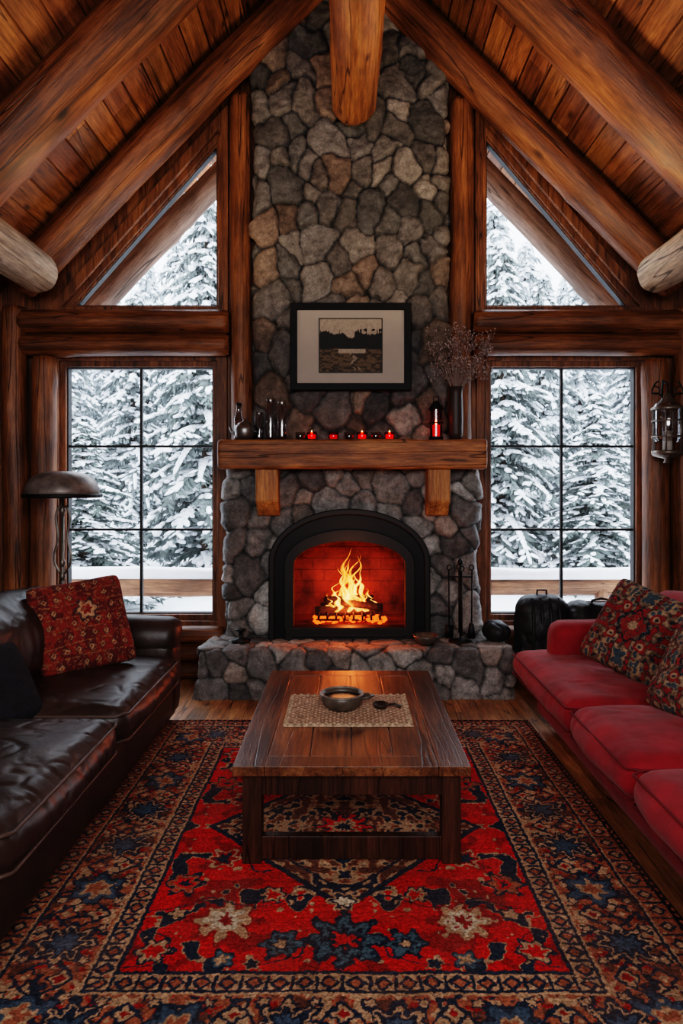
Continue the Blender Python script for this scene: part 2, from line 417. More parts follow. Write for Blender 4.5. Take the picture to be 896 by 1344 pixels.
# ---------------- stone
def stone(V,N,passes,depth,w,pal,mortar,seed,keep=None,zs=1.0,bright=1.0,flat=0):
    r=np.random.RandomState(seed)
    Vm=V*[1,1,zs]
    Vw=Vm+.055*np.stack([fbm(V,6,seed+1)-.5,fbm(V,6,seed+2)-.5,fbm(V,6,seed+3)-.5],-1)*2
    S=[];RW=[]
    for rad,nt_ in passes:
        for _ in range(nt_):
            p=Vm[r.randint(len(V))]
            if not S or np.min(np.linalg.norm(np.array(S)-p,axis=1)-np.array(RW)*.5)>rad*.5:S.append(p);RW.append(rad)
    S=np.array(S);RW=np.array(RW);ids=np.zeros(len(V),int);bd=np.zeros(len(V))
    # every stone gets its own stretch direction so outlines stay irregular
    wt=(RW*.42)**2;K=.0065;ang=r.rand(len(S))*math.pi;st_=r.uniform(.75,1.3,len(S))
    ca,sa=np.cos(ang),np.sin(ang)
    for i in range(0,len(V),15000):
        D=Vw[i:i+15000,None,:]-S[None]
        U_=(D[...,0]*ca+D[...,2]*sa)*st_;W_=(-D[...,0]*sa+D[...,2]*ca)/st_
        D2=U_**2+W_**2+D[...,1]**2-wt[None]
        k=min(8,len(S)-1);ix=np.argpartition(D2,k,axis=1)[:,:k+1]
        dd=np.take_along_axis(D2,ix,1);o=np.argsort(dd,1);ix=np.take_along_axis(ix,o,1);dd=np.take_along_axis(dd,o,1)
        s0=S[ix[:,0]];sm=np.zeros(len(ix))
        for j in range(1,k+1):
            bj=(dd[:,j]-dd[:,0])/(2*np.linalg.norm(S[ix[:,j]]-s0,axis=1)+1e-9)
            sm+=np.exp(-bj/K)
        bb=-K*np.log(sm+1e-12)
        ids[i:i+15000]=ix[:,0];bd[i:i+15000]=bb
    bd=bd+.007*(fbm(V,28,seed+7)-.5)
    t=np.clip((bd-.001)/w,0,1);prof=np.sqrt(np.clip(1-(1-t)**2.0,0,1))
    tilt=(r.rand(len(S),3)-.5)*.6
    off=.45+.55*r.rand(len(S))
    h=depth*prof*off[ids]+prof*((Vm-S[ids])*tilt[ids]).sum(1)*.8+prof*.04*(fbm(V,8,seed+9)-.5)+prof*.014*(fbm(V,26,seed+19)-.5)+.005*(vn(V,60,seed)-.5)
    if flat:
        f=np.clip((N[:,2]-.5)*3,0,1);h=h*(1-.8*f)+.016*prof*f
    V2=V+N*h[:,None]
    pal=np.array(pal);pc=pal[r.randint(len(pal),size=len(S))]*(.6+.75*r.rand(len(S),1))
    col=pc[ids]*(.55+.9*fbm(V,11,seed+4,4))[:,None]*bright
    m=np.clip((bd+.001)/.010,0,1)[:,None]
    col=col*m+np.array(mortar)*(1-m)
    return V2,np.clip(col,0,1)
PAL=[(.21,.185,.165),(.26,.22,.19),(.125,.118,.112),(.25,.18,.135),(.18,.16,.145),(.18,.162,.152),(.29,.25,.215),(.19,.172,.16),(.15,.14,.13),(.23,.16,.12),(.16,.14,.125)]
PALG=[(.26,.24,.225),(.33,.31,.285),(.20,.19,.18),(.27,.22,.19),(.39,.37,.345),(.16,.15,.145)]
fp=empty("stone_fireplace",(.04,5.4,0),"river-stone fireplace with tall chimney, raised hearth and timber mantel","fireplace")
def par(o):
    o.parent=fp;o.matrix_parent_inverse=Matrix.Translation(-fp.location);return o
def stonebox(name,x0,x1,y0,y1,z0,z1,r,step,passes,depth,w,pal,seed,hole=None,back=True,bright=1,zs=1.,flat=0):
    h=((x1-x0)/2,(y1-y0)/2,(z1-z0)/2);c=np.array([(x0+x1)/2,(y0+y1)/2,(z0+z1)/2])
    V,N,Q=rbox(h,r,step);V=V+c
    fc=V[Q].mean(1)
    keep=np.ones(len(Q),bool)
    if back: keep&=~(fc[:,1]>y1-.004)
    keep&=fc[:,2]>z0+.004
    if hole is not None: keep&=~hole(fc)
    Q=Q[keep];u,inv=np.unique(Q,return_inverse=True);Q=inv.reshape(-1,4);V=V[u];N=N[u]
    V2,col=stone(V,N,passes,depth,w,pal,(.024,.021,.019),seed,bright=bright,zs=zs,flat=flat)
    return par(mk(name,V2,Q,STONE,True,cols=col))
stonebox("chimney_breast",-.715,.78,5.50,5.82,1.80,6.0,.05,.0092,[(.27,40),(.20,260),(.145,1500),(.10,3000)],.07,.042,PAL,3,zs=.85,bright=.97)
def arch(a,zb,zs,zt,cx=.02,n=28):
    p=[(cx-a,zb)]
    for i in range(n+1):
        t=math.pi*(1-i/n);p.append((cx+a*math.cos(t),zs+(zt-zs)*math.sin(t)))
    p.append((cx+a,zb));return p
def hole(fc):
    dx=np.abs(fc[:,0]-.02);z=fc[:,2]
    ztop=np.where(dx<.585,.97+.38*np.sqrt(np.clip(1-(dx/.585)**2,0,1)),0)
    return (dx<.585)&(z<ztop)&(fc[:,1]<5.6)
stonebox("fireplace_surround",-.94,1.025,5.45,5.82,.30,1.80,.05,.0095,[(.25,50),(.19,200),(.14,1500),(.09,2000)],.065,.040,PALG,11,hole=hole,zs=.9,bright=.95)
stonebox("hearth",-1.075,1.215,5.04,5.62,-.02,.348,.03,.0095,[(.22,60),(.16,300),(.11,3000)],.045,.034,PALG,21,back=False,bright=1.0,flat=1)
V,N,Q=rbox((1.02,.15,.112),.02,.018);
V=V+N*(.012*(fbm(V*[.5,1,1],14,5)-.5)+.01*(fbm(V*[.3,1,1],5,8)-.5)*2)[:,None]
par(mk("mantel",V+[.043,5.33,1.805],Q,MANT,True))
for px in(351,575):
    X=WX(px,5.3);w=.088
    b=B()
    pts=[(5.24,1.70),(5.47,1.70),(5.47,1.33),(5.36,1.33),(5.25,1.44)]
    n=len(pts);Vv=[(X-w,y,z) for y,z in pts]+[(X+w,y,z) for y,z in pts]
    b.add(Vv,[tuple(range(n-1,-1,-1)),tuple(range(n,2*n))]+[(i,(i+1)%n,(i+1)%n+n,i+n) for i in range(n)])
    par(b.make("corbel",CORB,bevel=.015))
ins=bpy.data.objects.new("fireplace_insert",None);link(ins);par(ins)
def pin(o): o.parent=ins;return o
b=B();b.ring(arch(.63,.345,.97,1.385),arch(.585,.345,.97,1.34),5.335,5.52,closed=False);pin(b.make("outer_arch",BLACK,bevel=.008))
b=B();b.ring(arch(.59,.345,.97,1.345),arch(.49,.345,.95,1.22),5.375,5.5,closed=False)
pin(b.make("face_plate",BLK2,bevel=.004))
b=B();b.ring(arch(.51,.345,.95,1.225),arch(.435,.40,.94,1.13),5.345,5.47,closed=False)
b.box(.02-.50,.02+.50,5.34,5.47,.345,.46);b.box(.02-.44,.02+.44,5.33,5.35,.385,.41)
pin(b.make("door_frame",BLACK,bevel=.006))
b=B()
x0,x1,y0,y1,z0,z1=-.50,.54,5.47,6.05,.43,1.25
b.box(x0-.05,x0,y0,y1,z0,z1);b.box(x1,x1+.05,y0,y1,z0,z1);b.box(x0-.05,x1+.05,y1,y1+.05,z0,z1);b.box(x0-.05,x1+.05,y0,y1+.05,z0-.05,z0);b.box(x0-.05,x1+.05,y0,y1+.05,z1,z1+.05)
for r_ in range(8):
    z=z0+.1*r_
    for q in range(-1,6):
        xx=x0+.2*q+(.1 if r_%2 else 0)
        a,c=max(xx+.003,x0),min(xx+.197,x1)
        if c>a:b.box(a,c,y1-.008,y1,z+.003,z+.097)
pin(b.make("firebox",BRICK))
e=empty("fire_grate",(.02,5.7,.43),"black iron grate holding burning logs inside the firebox","grate")
b=B()
for i in range(8):
    x=-.25+i*.0714;b.tube([(x,-.15,.11),(x,-.14,.05),(x,.13,.05),(x,.15,.11)],.009,8)
for y in(-.1,.1):b.tube([(-.27,y,.04),(.27,y,.04)],.009,8)
b.make("grate_bars",BLACK,True,parent=e)
for sx in(-.24,.24):
    for y in(-.1,.1):
        b=B();b.tube([(sx,y,0),(sx,y,.045)],.01,8);b.make("foot",BLACK,True,parent=e)
for i,(p0,p1,r) in enumerate([((-.26,5.63,.535),(.27,5.66,.54),.042),((-.22,5.77,.54),(.30,5.75,.54),.048),((-.18,5.66,.615),(.22,5.75,.62),.038),((-.05,5.62,.61),(.28,5.60,.58),.03)]):
    log("firewood_log",p0,p1,r,r*.9,CHAR,"charred split log burning in the grate","firewood","burning firewood",seed=80+i,amp=.12)
b=B()
for i in range(110):
    x=rng.uniform(-.27,.32);y=rng.uniform(5.56,5.8);s=rng.uniform(.01,.024)
    b.lathe([(0,0),(s,s*.4),(s*.8,s*1.2),(0,s*1.5)],(x,y,.435+rng.uniform(0,.03)),6)
o=b.make("embers",EMB);top(o,"glowing orange embers on the firebox floor","embers",kind="stuff")
fm=bpy.data.materials.new("flame");fm.use_nodes=True;nt=fm.node_tree;nt.nodes.clear()
out=nd(nt,'ShaderNodeOutputMaterial');em=nd(nt,'ShaderNodeEmission');tr=nd(nt,'ShaderNodeBsdfTransparent');mx=nd(nt,'ShaderNodeMixShader')
lw=nd(nt,'ShaderNodeLayerWeight');lw.inputs[0].default_value=.5
tc=nd(nt,'ShaderNodeTexCoord');sp=nd(nt,'ShaderNodeSeparateXYZ');nt.links.new(tc.outputs['Object'],sp.inputs[0])
zf=rng_(nt,sp.outputs['Z'],0,.42,.05,.5)
v_=mapn(nt,(1,1,.25));nz=noise(nt,v_,26,4,.55,.8)
fa=mth(nt,'ADD',mth(nt,'ADD',lw.outputs['Facing'],zf),mth(nt,'MULTIPLY',mth(nt,'SUBTRACT',nz,.5),1.3))
ra=nd(nt,'ShaderNodeValToRGB');el=ra.color_ramp.elements
el[0].position=.0;el[0].color=(1,.46,.13,1);el[1].position=.70;el[1].color=(1,.07,.006,1);x_=el.new(.28);x_.color=(1,.21,.025,1)
nt.links.new(fa,ra.inputs[0]);nt.links.new(ra.outputs[0],em.inputs[0]);em.inputs[1].default_value=4.2
nt.links.new(rng_(nt,fa,.50,1,.0,.8),mx.inputs[0])
nt.links.new(em.outputs[0],mx.inputs[1]);nt.links.new(tr.outputs[0],mx.inputs[2]);nt.links.new(mx.outputs[0],out.inputs[0])
e=empty("fire",(.02,5.68,.53),"bright orange and yellow flames rising from the logs","fire")
FL=[(.0,0,.54,.042),(.045,.03,.46,.04),(-.06,.02,.36,.04),(.09,-.02,.34,.036),(-.12,0,.24,.034),(.01,-.07,.32,.04),(.15,.03,.2,.03),(.06,-.08,.24,.034),(-.03,.06,.44,.03),(-.18,.02,.14,.026),(.20,0,.11,.024),(-.09,-.07,.2,.034),(.03,.05,.5,.022),(.12,-.07,.16,.03),(-.15,-.05,.12,.026),(-.02,-.03,.42,.034),(.07,.06,.38,.026)]
for i,(x,y,h,R) in enumerate(FL):
    n=34;seg=14;V=[]
    for j in range(n):
        t=j/(n-1)
        r=R*(math.sin(math.pi*min(1,t**.5))**.8 if t<1 else 0)*(1-t)**.6*(1+.35*math.sin(t*13+i*2))
        cx=x+.035*math.sin(t*7+i*1.7)*t*(h/.3)+.015*math.sin(t*17+i);cy=y+.02*math.sin(t*5+i)
        for k in range(seg):
            an=2*math.pi*k/seg;rk=r*(1+.3*math.sin(3*an+t*9+i));V.append((cx+rk*math.cos(an),cy+rk*.7*math.sin(an),t*h))
    Fc=[(j*seg+k,j*seg+(k+1)%seg,(j+1)*seg+(k+1)%seg,(j+1)*seg+k) for j in range(n-1) for k in range(seg)]
    mk("flame",V,Fc,fm,True,parent=e)
def light(kind,name,loc,energy,col,size=.1,rot=None,sy=None):
    l=bpy.data.lights.new(name,kind);l.energy=energy;l.color=col
    if kind=='AREA':
        l.size=size
        if sy:l.shape='RECTANGLE';l.size_y=sy
    else:l.shadow_soft_size=size
    o=bpy.data.objects.new(name,l);o.location=loc;link(o)
    if rot:o.rotation_euler=rot
    return o
light('POINT',"fire_light",(.02,5.84,.62),4.5,(1,.12,.022),.05)
light('POINT',"fire_front_light",(.02,5.52,.60),9,(1,.14,.035),.06)
# ---------------- picture
e=empty("framed_picture",(.03,5.385,2.654),"black-framed landscape print with cream mat on the stone chimney","picture")
hw,hh=.474,.342
b=B();R=lambda m:[(-hw+m,-hh+m),(hw-m,-hh+m),(hw-m,hh-m),(-hw+m,hh-m)]
b.ring(R(0),R(.055),-.03,.02);b.make("picture_frame",simple("matte_black_frame",(.005,.005,.005),.6,0,bump=0,spec=.25),parent=e,bevel=.006)
b=B();b.box(-hw+.05,hw-.05,-.006,.01,-hh+.05,hh-.05);b.make("mat_board",MAT_,parent=e)
n,m_=130,112;u,v=np.meshgrid(np.linspace(0,1,n),np.linspace(0,1,m_),indexing='ij')
P=np.stack([u*3,v*3,u*0],-1)
sky=np.array(lin((176,158,138)));tree=lin((22,22,22));fld=lin((112,90,66));wat=lin((178,160,138))
col=np.zeros((n,m_,3));col[:]=sky
saw=np.abs((u*17+.3*np.sin(u*40))%1-.5)
tl=.66+.16*vn(P,5,3)+.11*(.5-saw)-.10*np.exp(-((u-.5)/.10)**2)
col[(v<tl)]=tree
g=(v<.42+.03*vn(P,4,9))
col[g]=fld*.9;mm=(fbm(P*[1,2,1],5,12)>.50)&g;col[mm]=lin((60,48,36))
lake=(v<.44)&(v>.36)&(np.abs(u-.52)<.22-.2*np.abs(v-.40));col[lake]=wat
rv=(v<.37)&(v>.05)&(np.abs(u-.52-.20*(.37-v)-.03*np.sin(v*30))<.02+.10*(.37-v))&(fbm(P,9,6)>.42);col[rv]=wat*.7
col*= (.8+.4*fbm(P,20,2))[...,None]
V=np.stack([-.245+u*.49+.0,u*0-.010,-.20+v*.42],-1).reshape(-1,3)
i=np.arange(n*m_).reshape(n,m_);Q=np.stack([i[:-1,:-1],i[1:,:-1],i[1:,1:],i[:-1,1:]],-1).reshape(-1,4)
mk("landscape_print",V,Q,ART,False,parent=e,cols=col.reshape(-1,3))
b=B();b.ring([(-.25,-.205),(.25,-.205),(.25,.225),(-.25,.225)],[(-.242,-.197),(.242,-.197),(.242,.217),(-.242,.217)],-.012,-.005);b.make("mat_edge",BLACK,parent=e)
# ---------------- coffee table
RT=.014
ct=empty("coffee_table",(.02,3.49,RT),"low rectangular dark red-brown wooden coffee table on the rug","table")
hx,hy=.482,.725;zt=.425-RT
b=B()
for (x0,x1,y0,y1) in ((-hx,-hx+.13,-hy,hy),(hx-.13,hx,-hy,hy),(-hx+.131,hx-.131,-hy,-hy+.11),(-hx+.131,hx-.131,hy-.11,hy)):
    k=.6+random.random()*.25;b.box(x0,x1-.001,y0,y1,zt-.04,zt,(k,k,k))
n=4;w=(2*hx-.262)/n
for i in range(n):
    k=.8+random.random()*.6;x0=-hx+.131+i*w;b.box(x0+.003,x0+w-.003,-hy+.113,hy-.113,zt-.04,zt-.001,(k,k*.95,k*.9))
b.box(-hx+.02,hx-.02,-hy+.02,hy-.02,zt-.038,zt-.006,(.05,.05,.05))
b.make("tabletop",TTOP,parent=ct,cols=True,bevel=.002)
b=B()
for y in(-hy+.045,hy-.07):b.box(-hx+.05,hx-.05,y,y+.025,zt-.135,zt-.04)
for x in(-hx+.045,hx-.07):b.box(x,x+.025,-hy+.05,hy-.05,zt-.135,zt-.04)
b.make("apron",TLEG,parent=ct,bevel=.003)
for sx in(-1,1):
    for sy in(-1,1):
        b=B();cx=sx*(hx-.075);cy=sy*(hy-.07)
        t=.039;b.box(cx-t,cx+t,cy-t,cy+t,0,zt-.04);b.make("leg",TLEG,parent=ct,bevel=.004)
for sy in(-1,1):
    b=B();cy=sy*(hy-.07);b.box(-hx+.11,hx-.11,cy-.02,cy+.02,.01,.105);b.make("stretcher",TLEG,parent=ct,bevel=.004)
nx,ny=160,120;u,v=np.meshgrid(np.linspace(-.31,.31,nx),np.linspace(-.24,.24,ny),indexing='ij')
wv=np.sin(u*170)*np.sin(v*170)
Pm=np.stack([u,v,u*0],-1)
Z=.008+.005*wv+.003*vn(Pm,30,3)
bord=(np.abs(u)>.285)|(np.abs(v)>.215)
col=np.zeros((nx,ny,3));col[:]=lin((206,166,138));col[wv<0]=lin((170,128,102));col[bord]=lin((210,176,146))
col*=(.8+.25*wv)[...,None]*(.75+.5*vn(Pm,60,8))[...,None]
Z[0,:]=Z[-1,:]=0;Z[:,0]=Z[:,-1]=0
u=u+.004*vn(Pm,14,5)*(np.abs(u)>.3);v=v+.006*vn(Pm,12,6)
V=np.stack([u,v,Z],-1).reshape(-1,3);i=np.arange(nx*ny).reshape(nx,ny);Q=np.stack([i[:-1,:-1],i[1:,:-1],i[1:,1:],i[:-1,1:]],-1).reshape(-1,4)
o=mk("placemat",V,Q,JUTE,True,loc=(.005,3.46,.4255),cols=col.reshape(-1,3));top(o,"tan woven jute placemat lying on the coffee table","placemat")
e=empty("bowl",(-.025,3.46,.440),"small glazed stoneware bowl with loop handle on the placemat","bowl")
b=B();b.lathe([(0,.0),(.07,0),(.095,.02),(.105,.05),(.108,.075),(.100,.075),(.096,.05),(.085,.02),(0,.015)],seg=40);b.make("bowl_body",CERM,True,parent=e)
b=B();b.lathe([(0,.056),(.05,.058),(.096,.055)],seg=30);b.make("contents",simple("dark_tea",(.02,.01,.006),.2,nv=.6,ns=30),True,parent=e)
b=B();b.lathe([(.100,.070),(.110,.070),(.112,.077),(.104,.080),(.098,.077),(.100,.070)],seg=40);b.make("rim",CRIM,True,parent=e)
b=B();b.tube([(.10,-.03,.055),(.135,-.03,.06),(.155,0,.062),(.135,.03,.06),(.10,.03,.055)],.009,10);b.make("handle",CERM,True,parent=e)
e=empty("ladle",(.17,3.45,.440),"small dark wooden ladle resting beside the bowl on the placemat","ladle")
DW=simple("dark_carved_wood",(.035,.02,.014),.45)
b=B();b.lathe([(0,0),(.03,.004),(.042,.022),(.040,.026),(.027,.012),(0,.008)],seg=24);b.make("scoop",DW,True,parent=e)
b=B();b.tube([(.035,0,.02),(.07,-.01,.024),(.10,-.025,.014)],[.006,.007,.008],10);b.make("handle",DW,True,parent=e)
# ---------------- rug
Wr,Lr=2.42,2.86;nx,ny=691,817
x=np.linspace(0,Wr,nx);y=np.linspace(0,Lr,ny);U,Vv=np.meshgrid(x,y,indexing='ij')
P0=np.stack([U,Vv,U*0],-1)
Uw=U+.010*(vn(P0,6,1)-.5)+.008*(vn(P0,80,21)-.5);Vw=Vv+.010*(vn(P0,6,2)-.5)+.008*(vn(P0,80,22)-.5)
xs=np.abs(Uw-Wr/2);ys=np.abs(Vw-Lr/2);dx_=Wr/2-xs;dy_=Lr/2-ys
d=np.minimum(dx_,dy_);side=dx_<dy_
s=np.where(side,ys,xs)
navy=lin((44,50,64));red=lin((200,28,24));rust=lin((160,92,66));tan=lin((182,142,110));cream=lin((206,184,158));teal=lin((78,98,108));dk=lin((34,30,36));brown=lin((104,64,52));dred=lin((148,28,26));blue=lin((68,84,100))
C=np.zeros((nx,ny,3));C[:]=red
def put(m,c): C[m]=c
def pn(a,b,sc,seed,o=2): return fbm(np.stack([a,b,a*0],-1),sc,seed,o)
brk=fbm(P0,45,55,2)
def flower(fx,fy,R,cols,pet=8,mask=None,cut=(1,.78,.5,.25)):
    r=np.hypot(fx,fy);th=np.arctan2(fy,fx);q=r/(R*(.84+.20*np.cos(pet*th)))+.5*(brk-.5)
    for c_,k in zip(cols,cut):
        m=q<k
        if mask is not None:m&=mask
        put(m,c_)
nb=pn(s,d,22,4)
bm=(d>.13)&(d<.40)
put(bm,rust);put(bm&(nb>.54),tan);put(bm&(nb<.34),brown);put(bm&(pn(s,d,32,8)>.68),navy);put(bm&(pn(s,d,40,18)>.74),dred)
per=.32;k=np.floor(s/per);sx=s-(k+.5)*per;dd=d-.265
vine=.085*np.cos(2*np.pi*s/per)
put(bm&(np.abs(dd-vine)<.009),navy);put(bm&(np.abs(dd+vine)<.009),navy)
ev=(k%2==0)
flower(sx,dd,.120,[navy,tan,navy,blue],8,bm&ev,(1,.80,.68,.42));flower(sx,dd,.115,[navy,blue,tan,rust],6,bm&~ev,(1,.8,.5,.3))
sx2=s-np.round(s/per)*per
flower(sx2,dd-.055,.045,[navy,tan,dred],4,bm,(1,.7,.35));flower(sx2,dd+.055,.045,[navy,rust,tan],4,bm,(1,.7,.35))
for off_ in(-.25,.25):
    q=s/per-off_;fx_=(q-np.round(q))*per
    flower(fx_,dd-.10,.025,[navy,tan],5,bm,(1,.6));flower(fx_,dd+.10,.025,[navy,tan],5,bm,(1,.6))
for a0,a1,base,c1,c2,pp in((.035,.115,rust,navy,tan,.095),(.415,.480,tan,navy,rust,.08)):
    m=(d>a0)&(d<a1);put(m,base);mid=(a0+a1)/2;q=s-(np.floor(s/pp)+.5)*pp
    put(m&(pn(s,d,60,9)>.70),c2)
    put(m&(np.abs(q)+np.abs(d-mid)<.034),c1);put(m&(np.abs(q)+np.abs(d-mid)<.018),c2)
    put(m&(np.abs(np.abs(q)-pp/2)<.006),c1)
for a0,a1,c_ in((0,.035,dk),(.115,.122,tan),(.122,.134,navy),(.396,.406,tan),(.406,.418,navy),(.478,.484,tan),(.484,.50,navy)):put((d>=a0)&(d<a1),c_)
st=(d>.012)&(d<.022);put(st&(np.floor(s/.02)%2==0),rust)
fi=d>=.50
nf=pn(xs,ys,12,30,2);nf2=pn(xs,ys,26,41,2)
put(fi&(pn(xs,ys,9,77)<.34),dred)
put(fi&(nf>.70),navy);put(fi&(nf>.685)&(nf<.705),tan);put(fi&(nf2>.80),tan)
med=(xs/.62+ys/.62)
put(fi&(med<1.0),navy);mi=fi&(med<.94);put(mi,rust);put(mi&(nf2>.46),tan);put(mi&(nf2>.62),navy);put(mi&(nf2<.40),brown)
put(mi&(med>.80)&(med<.83),navy)
for fx,fy,R,cs,pet in((.42,.68,.135,[dred,tan,cream,dred],8),(0,.78,.155,[navy,teal,navy,red],8),(.21,.80,.08,[navy,teal,navy,tan],6),(.63,.84,.07,[navy,tan,red],6),(.62,.45,.085,[navy,rust,red,navy],6),(.50,.27,.075,[tan,dred,navy],6),(0,0,.14,[navy,red,tan,navy],10),(.40,.88,.05,[navy,teal,tan],5),(.27,.52,.055,[navy,tan,red],6),(0,.56,.065,[tan,navy,cream],6),(.60,.64,.04,[navy,tan],5),(.30,.90,.03,[tan,navy],5)):
    flower(xs-fx,ys-fy,R,cs,pet,fi)
stm=np.abs(pn(xs,ys,6,90,1)-.5)<.009;put(fi&stm&(med>1.05),navy)
C=C*(.55+.9*vn(P0,210,3))[...,None]*(.78+.44*fbm(P0,7,6))[...,None]
fade=(.20*np.clip((fbm(P0,5,66)-.3)*2,0,1)*(.5+fbm(P0,60,67)))[...,None];C=C*(1-fade)+lin((150,112,94))*fade*.75
C*= (.85+.30*vn(P0*[0.02,1,1],160,13))[...,None]
Z=.010+.004*vn(P0,150,5)+.003*vn(P0,3,4);Z[0,:]=Z[-1,:]=0.001;Z[:,0]=Z[:,-1]=.001
V=np.stack([U-Wr/2-.01,Vv-Lr/2,Z],-1).reshape(-1,3);i=np.arange(nx*ny).reshape(nx,ny);Q=np.stack([i[:-1,:-1],i[1:,:-1],i[1:,1:],i[:-1,1:]],-1).reshape(-1,4)
o=mk("rug",V,Q,RUGM,True,loc=(0,3.11,0),cols=C.reshape(-1,3));top(o,"red patterned oriental wool rug with navy floral border","rug")
# ---------------- sofas
def cushion(name,cx,cy,cz,hx,hy,hz,r,puff,mat,parent,seed,wr=.012,step=.03,side=.02,pipe=None,rot=None,pr=.006,crease=0):
    V,N,Q=rbox((hx,hy,hz),r,step)
    a=np.clip(1-(V[:,0]/hx)**2,0,1);b_=np.clip(1-(V[:,1]/hy)**2,0,1);c=np.clip(1-(V[:,2]/hz)**2,0,1)
    V[:,2]+=np.sign(V[:,2])*puff*(a*b_)**.6*np.clip(np.abs(N[:,2]),0,1)
    V[:,0]+=N[:,0]*side*b_*c;V[:,1]+=N[:,1]*side*a*c
    Nn=N
    V=V+Nn*(wr*2*(fbm(V*[1,1,1]+seed,4,seed,2)-.5))[:,None]
    if crease:
        f=fbm(V*[1,1.6,1]+seed*1.7,4,seed+30,2);cr=np.exp(-((f-.5)/.018)**2)
        f2=fbm(V*[1.6,1,1]+seed*2.7,6,seed+31,2);cr2=np.exp(-((f2-.5)/.018)**2)
        eg=np.clip(1-np.minimum(hx-np.abs(V[:,0]),hy-np.abs(V[:,1]))/.12,0,1)
        gt=eg*(vn(V*[1,1,.3]+seed,24,seed+3)-.5)
        V=V-Nn*(crease*cr+crease*.6*cr2+crease*1.3*gt)[:,None]
    o=mk(name,V,Q,mat,True,parent,loc=(cx,cy,cz),rot=rot)
    if pipe:
        b=B()
        for sg in(1,-1):
            pts=[];rr=r*.8
            z=sg*(hz-r*.35)
            ex,ey=hx-.004+side*.2,hy-.004+side*.2
            for (sx,sy,a0) in((1,1,0),(-1,1,90),(-1,-1,180),(1,-1,270)):
                for q in range(6):
                    an=math.radians(a0+q*18);pts.append((sx*(ex-rr)+rr*math.cos(an),sy*(ey-rr)+rr*math.sin(an),z+.004*math.sin(len(pts)*1.3)))
            pts.append(pts[0]);
            pp=[]
            for i in range(len(pts)-1):
                A=Vector(pts[i]);Bv=Vector(pts[i+1]);L=max(1,int((Bv-A).length/.08))
                for q in range(L):pp.append(A.lerp(Bv,q/L))
            pp.append(Vector(pts[-1]));b.tube(pp,pr,8,cap=False)
        b.make("piping",pipe,True,parent=o)
    return o
ls=empty("leather_sofa",(-1.6,3.2,0),"worn black-brown leather sofa with loose seat cushions","sofa")
def cu(*a,**k): return cushion(*a,**k)
X0=-1.6;Yc=3.2
cu("sofa_base",.02,0,.20,.455,1.36,.155,.05,0,LEATH,ls,3,wr=.006)
for yy,n_ in((3.84,5),(2.68,6)):
    cu("seat_cushion",.10,yy-Yc,.385,.43,.535,.09,.075,.05,LEATH,ls,n_,wr=.010,step=.011,side=.035,pipe=PIPE,crease=.006,pr=.007)
for yy,n_ in((3.84,15),(2.68,16)):
    cu("back_cushion",-.30,yy-Yc,.66,.15,.54,.25,.14,.05,LEATH,ls,n_,wr=.014,step=.014,side=.08,pipe=None,rot=(0,math.radians(-12),0),crease=.007)
cu("sofa_back",-.46,0,.47,.10,1.38,.42,.09,.02,LEATH,ls,8,wr=.012)
for yy,n_ in((4.50,9),(2.02,10)):
    cu("armrest",0,yy-Yc,.31,.48,.13,.255,.06,0,LEATH,ls,n_,wr=.008)
    b=B()
    b.tube([( -.47,yy-Yc,.57),(-.2,yy-Yc,.58),(.2,yy-Yc,.575),(.44,yy-Yc,.57),(.485,yy-Yc,.566),(.502,yy-Yc,.562)],[.13,.14,.14,.135,.115,.06],28);b.make("arm_roll",LEATH,True,parent=ls)
for x in(-.42,.40):
    for y in(-1.25,1.25):
        b=B();b.lathe([(.0,0),(.022,0),(.03,.05),(0,.05)],(x,y,0),14);b.make("leg",TLEG,True,parent=ls)
rs=empty("red_sofa",(1.65,3.1,0),"deep red fabric sofa with three seat cushions and low arms","sofa")
Xc=1.65;Yc=3.1
cu("sofa_base",.04,-.06,.21,.46,1.42,.12,.04,0,REDF,rs,33,wr=.004)
for y0,y1,n_ in((3.42,4.58,35),(2.68,3.41,36),(1.78,2.67,37)):
    cu("seat_cushion",-.13,(y0+y1)/2-Yc,.385,.42,(y1-y0)/2,.085,.075,.04,REDF,rs,n_,wr=.012,step=.018,side=.035,pipe=REDP,pr=.005,crease=.004)
for y0,y1,n_ in((3.42,4.3,45),(2.68,3.41,46),(1.78,2.67,47)):
    cu("back_cushion",.32,(y0+y1)/2-Yc,.68,.13,(y1-y0)/2,.22,.11,.03,REDF,rs,n_,wr=.012,step=.028,side=.03,rot=(0,math.radians(10),0))
cu("sofa_back",.50,-.02,.50,.10,1.45,.38,.08,.0,REDF,rs,38,wr=.006)
for yy in(4.40,1.72):
    cu("armrest",.12,yy-Yc,.50,.46,.11,.19,.07,.01,REDF,rs,39,wr=.006,pipe=None)
for x in(-.28,.42):
    for y in(-1.35,1.25):
        b=B();b.lathe([(0,0),(.022,0),(.032,.10),(0,.10)],(x,y,0),14);b.make("leg",TLEG,True,parent=rs)
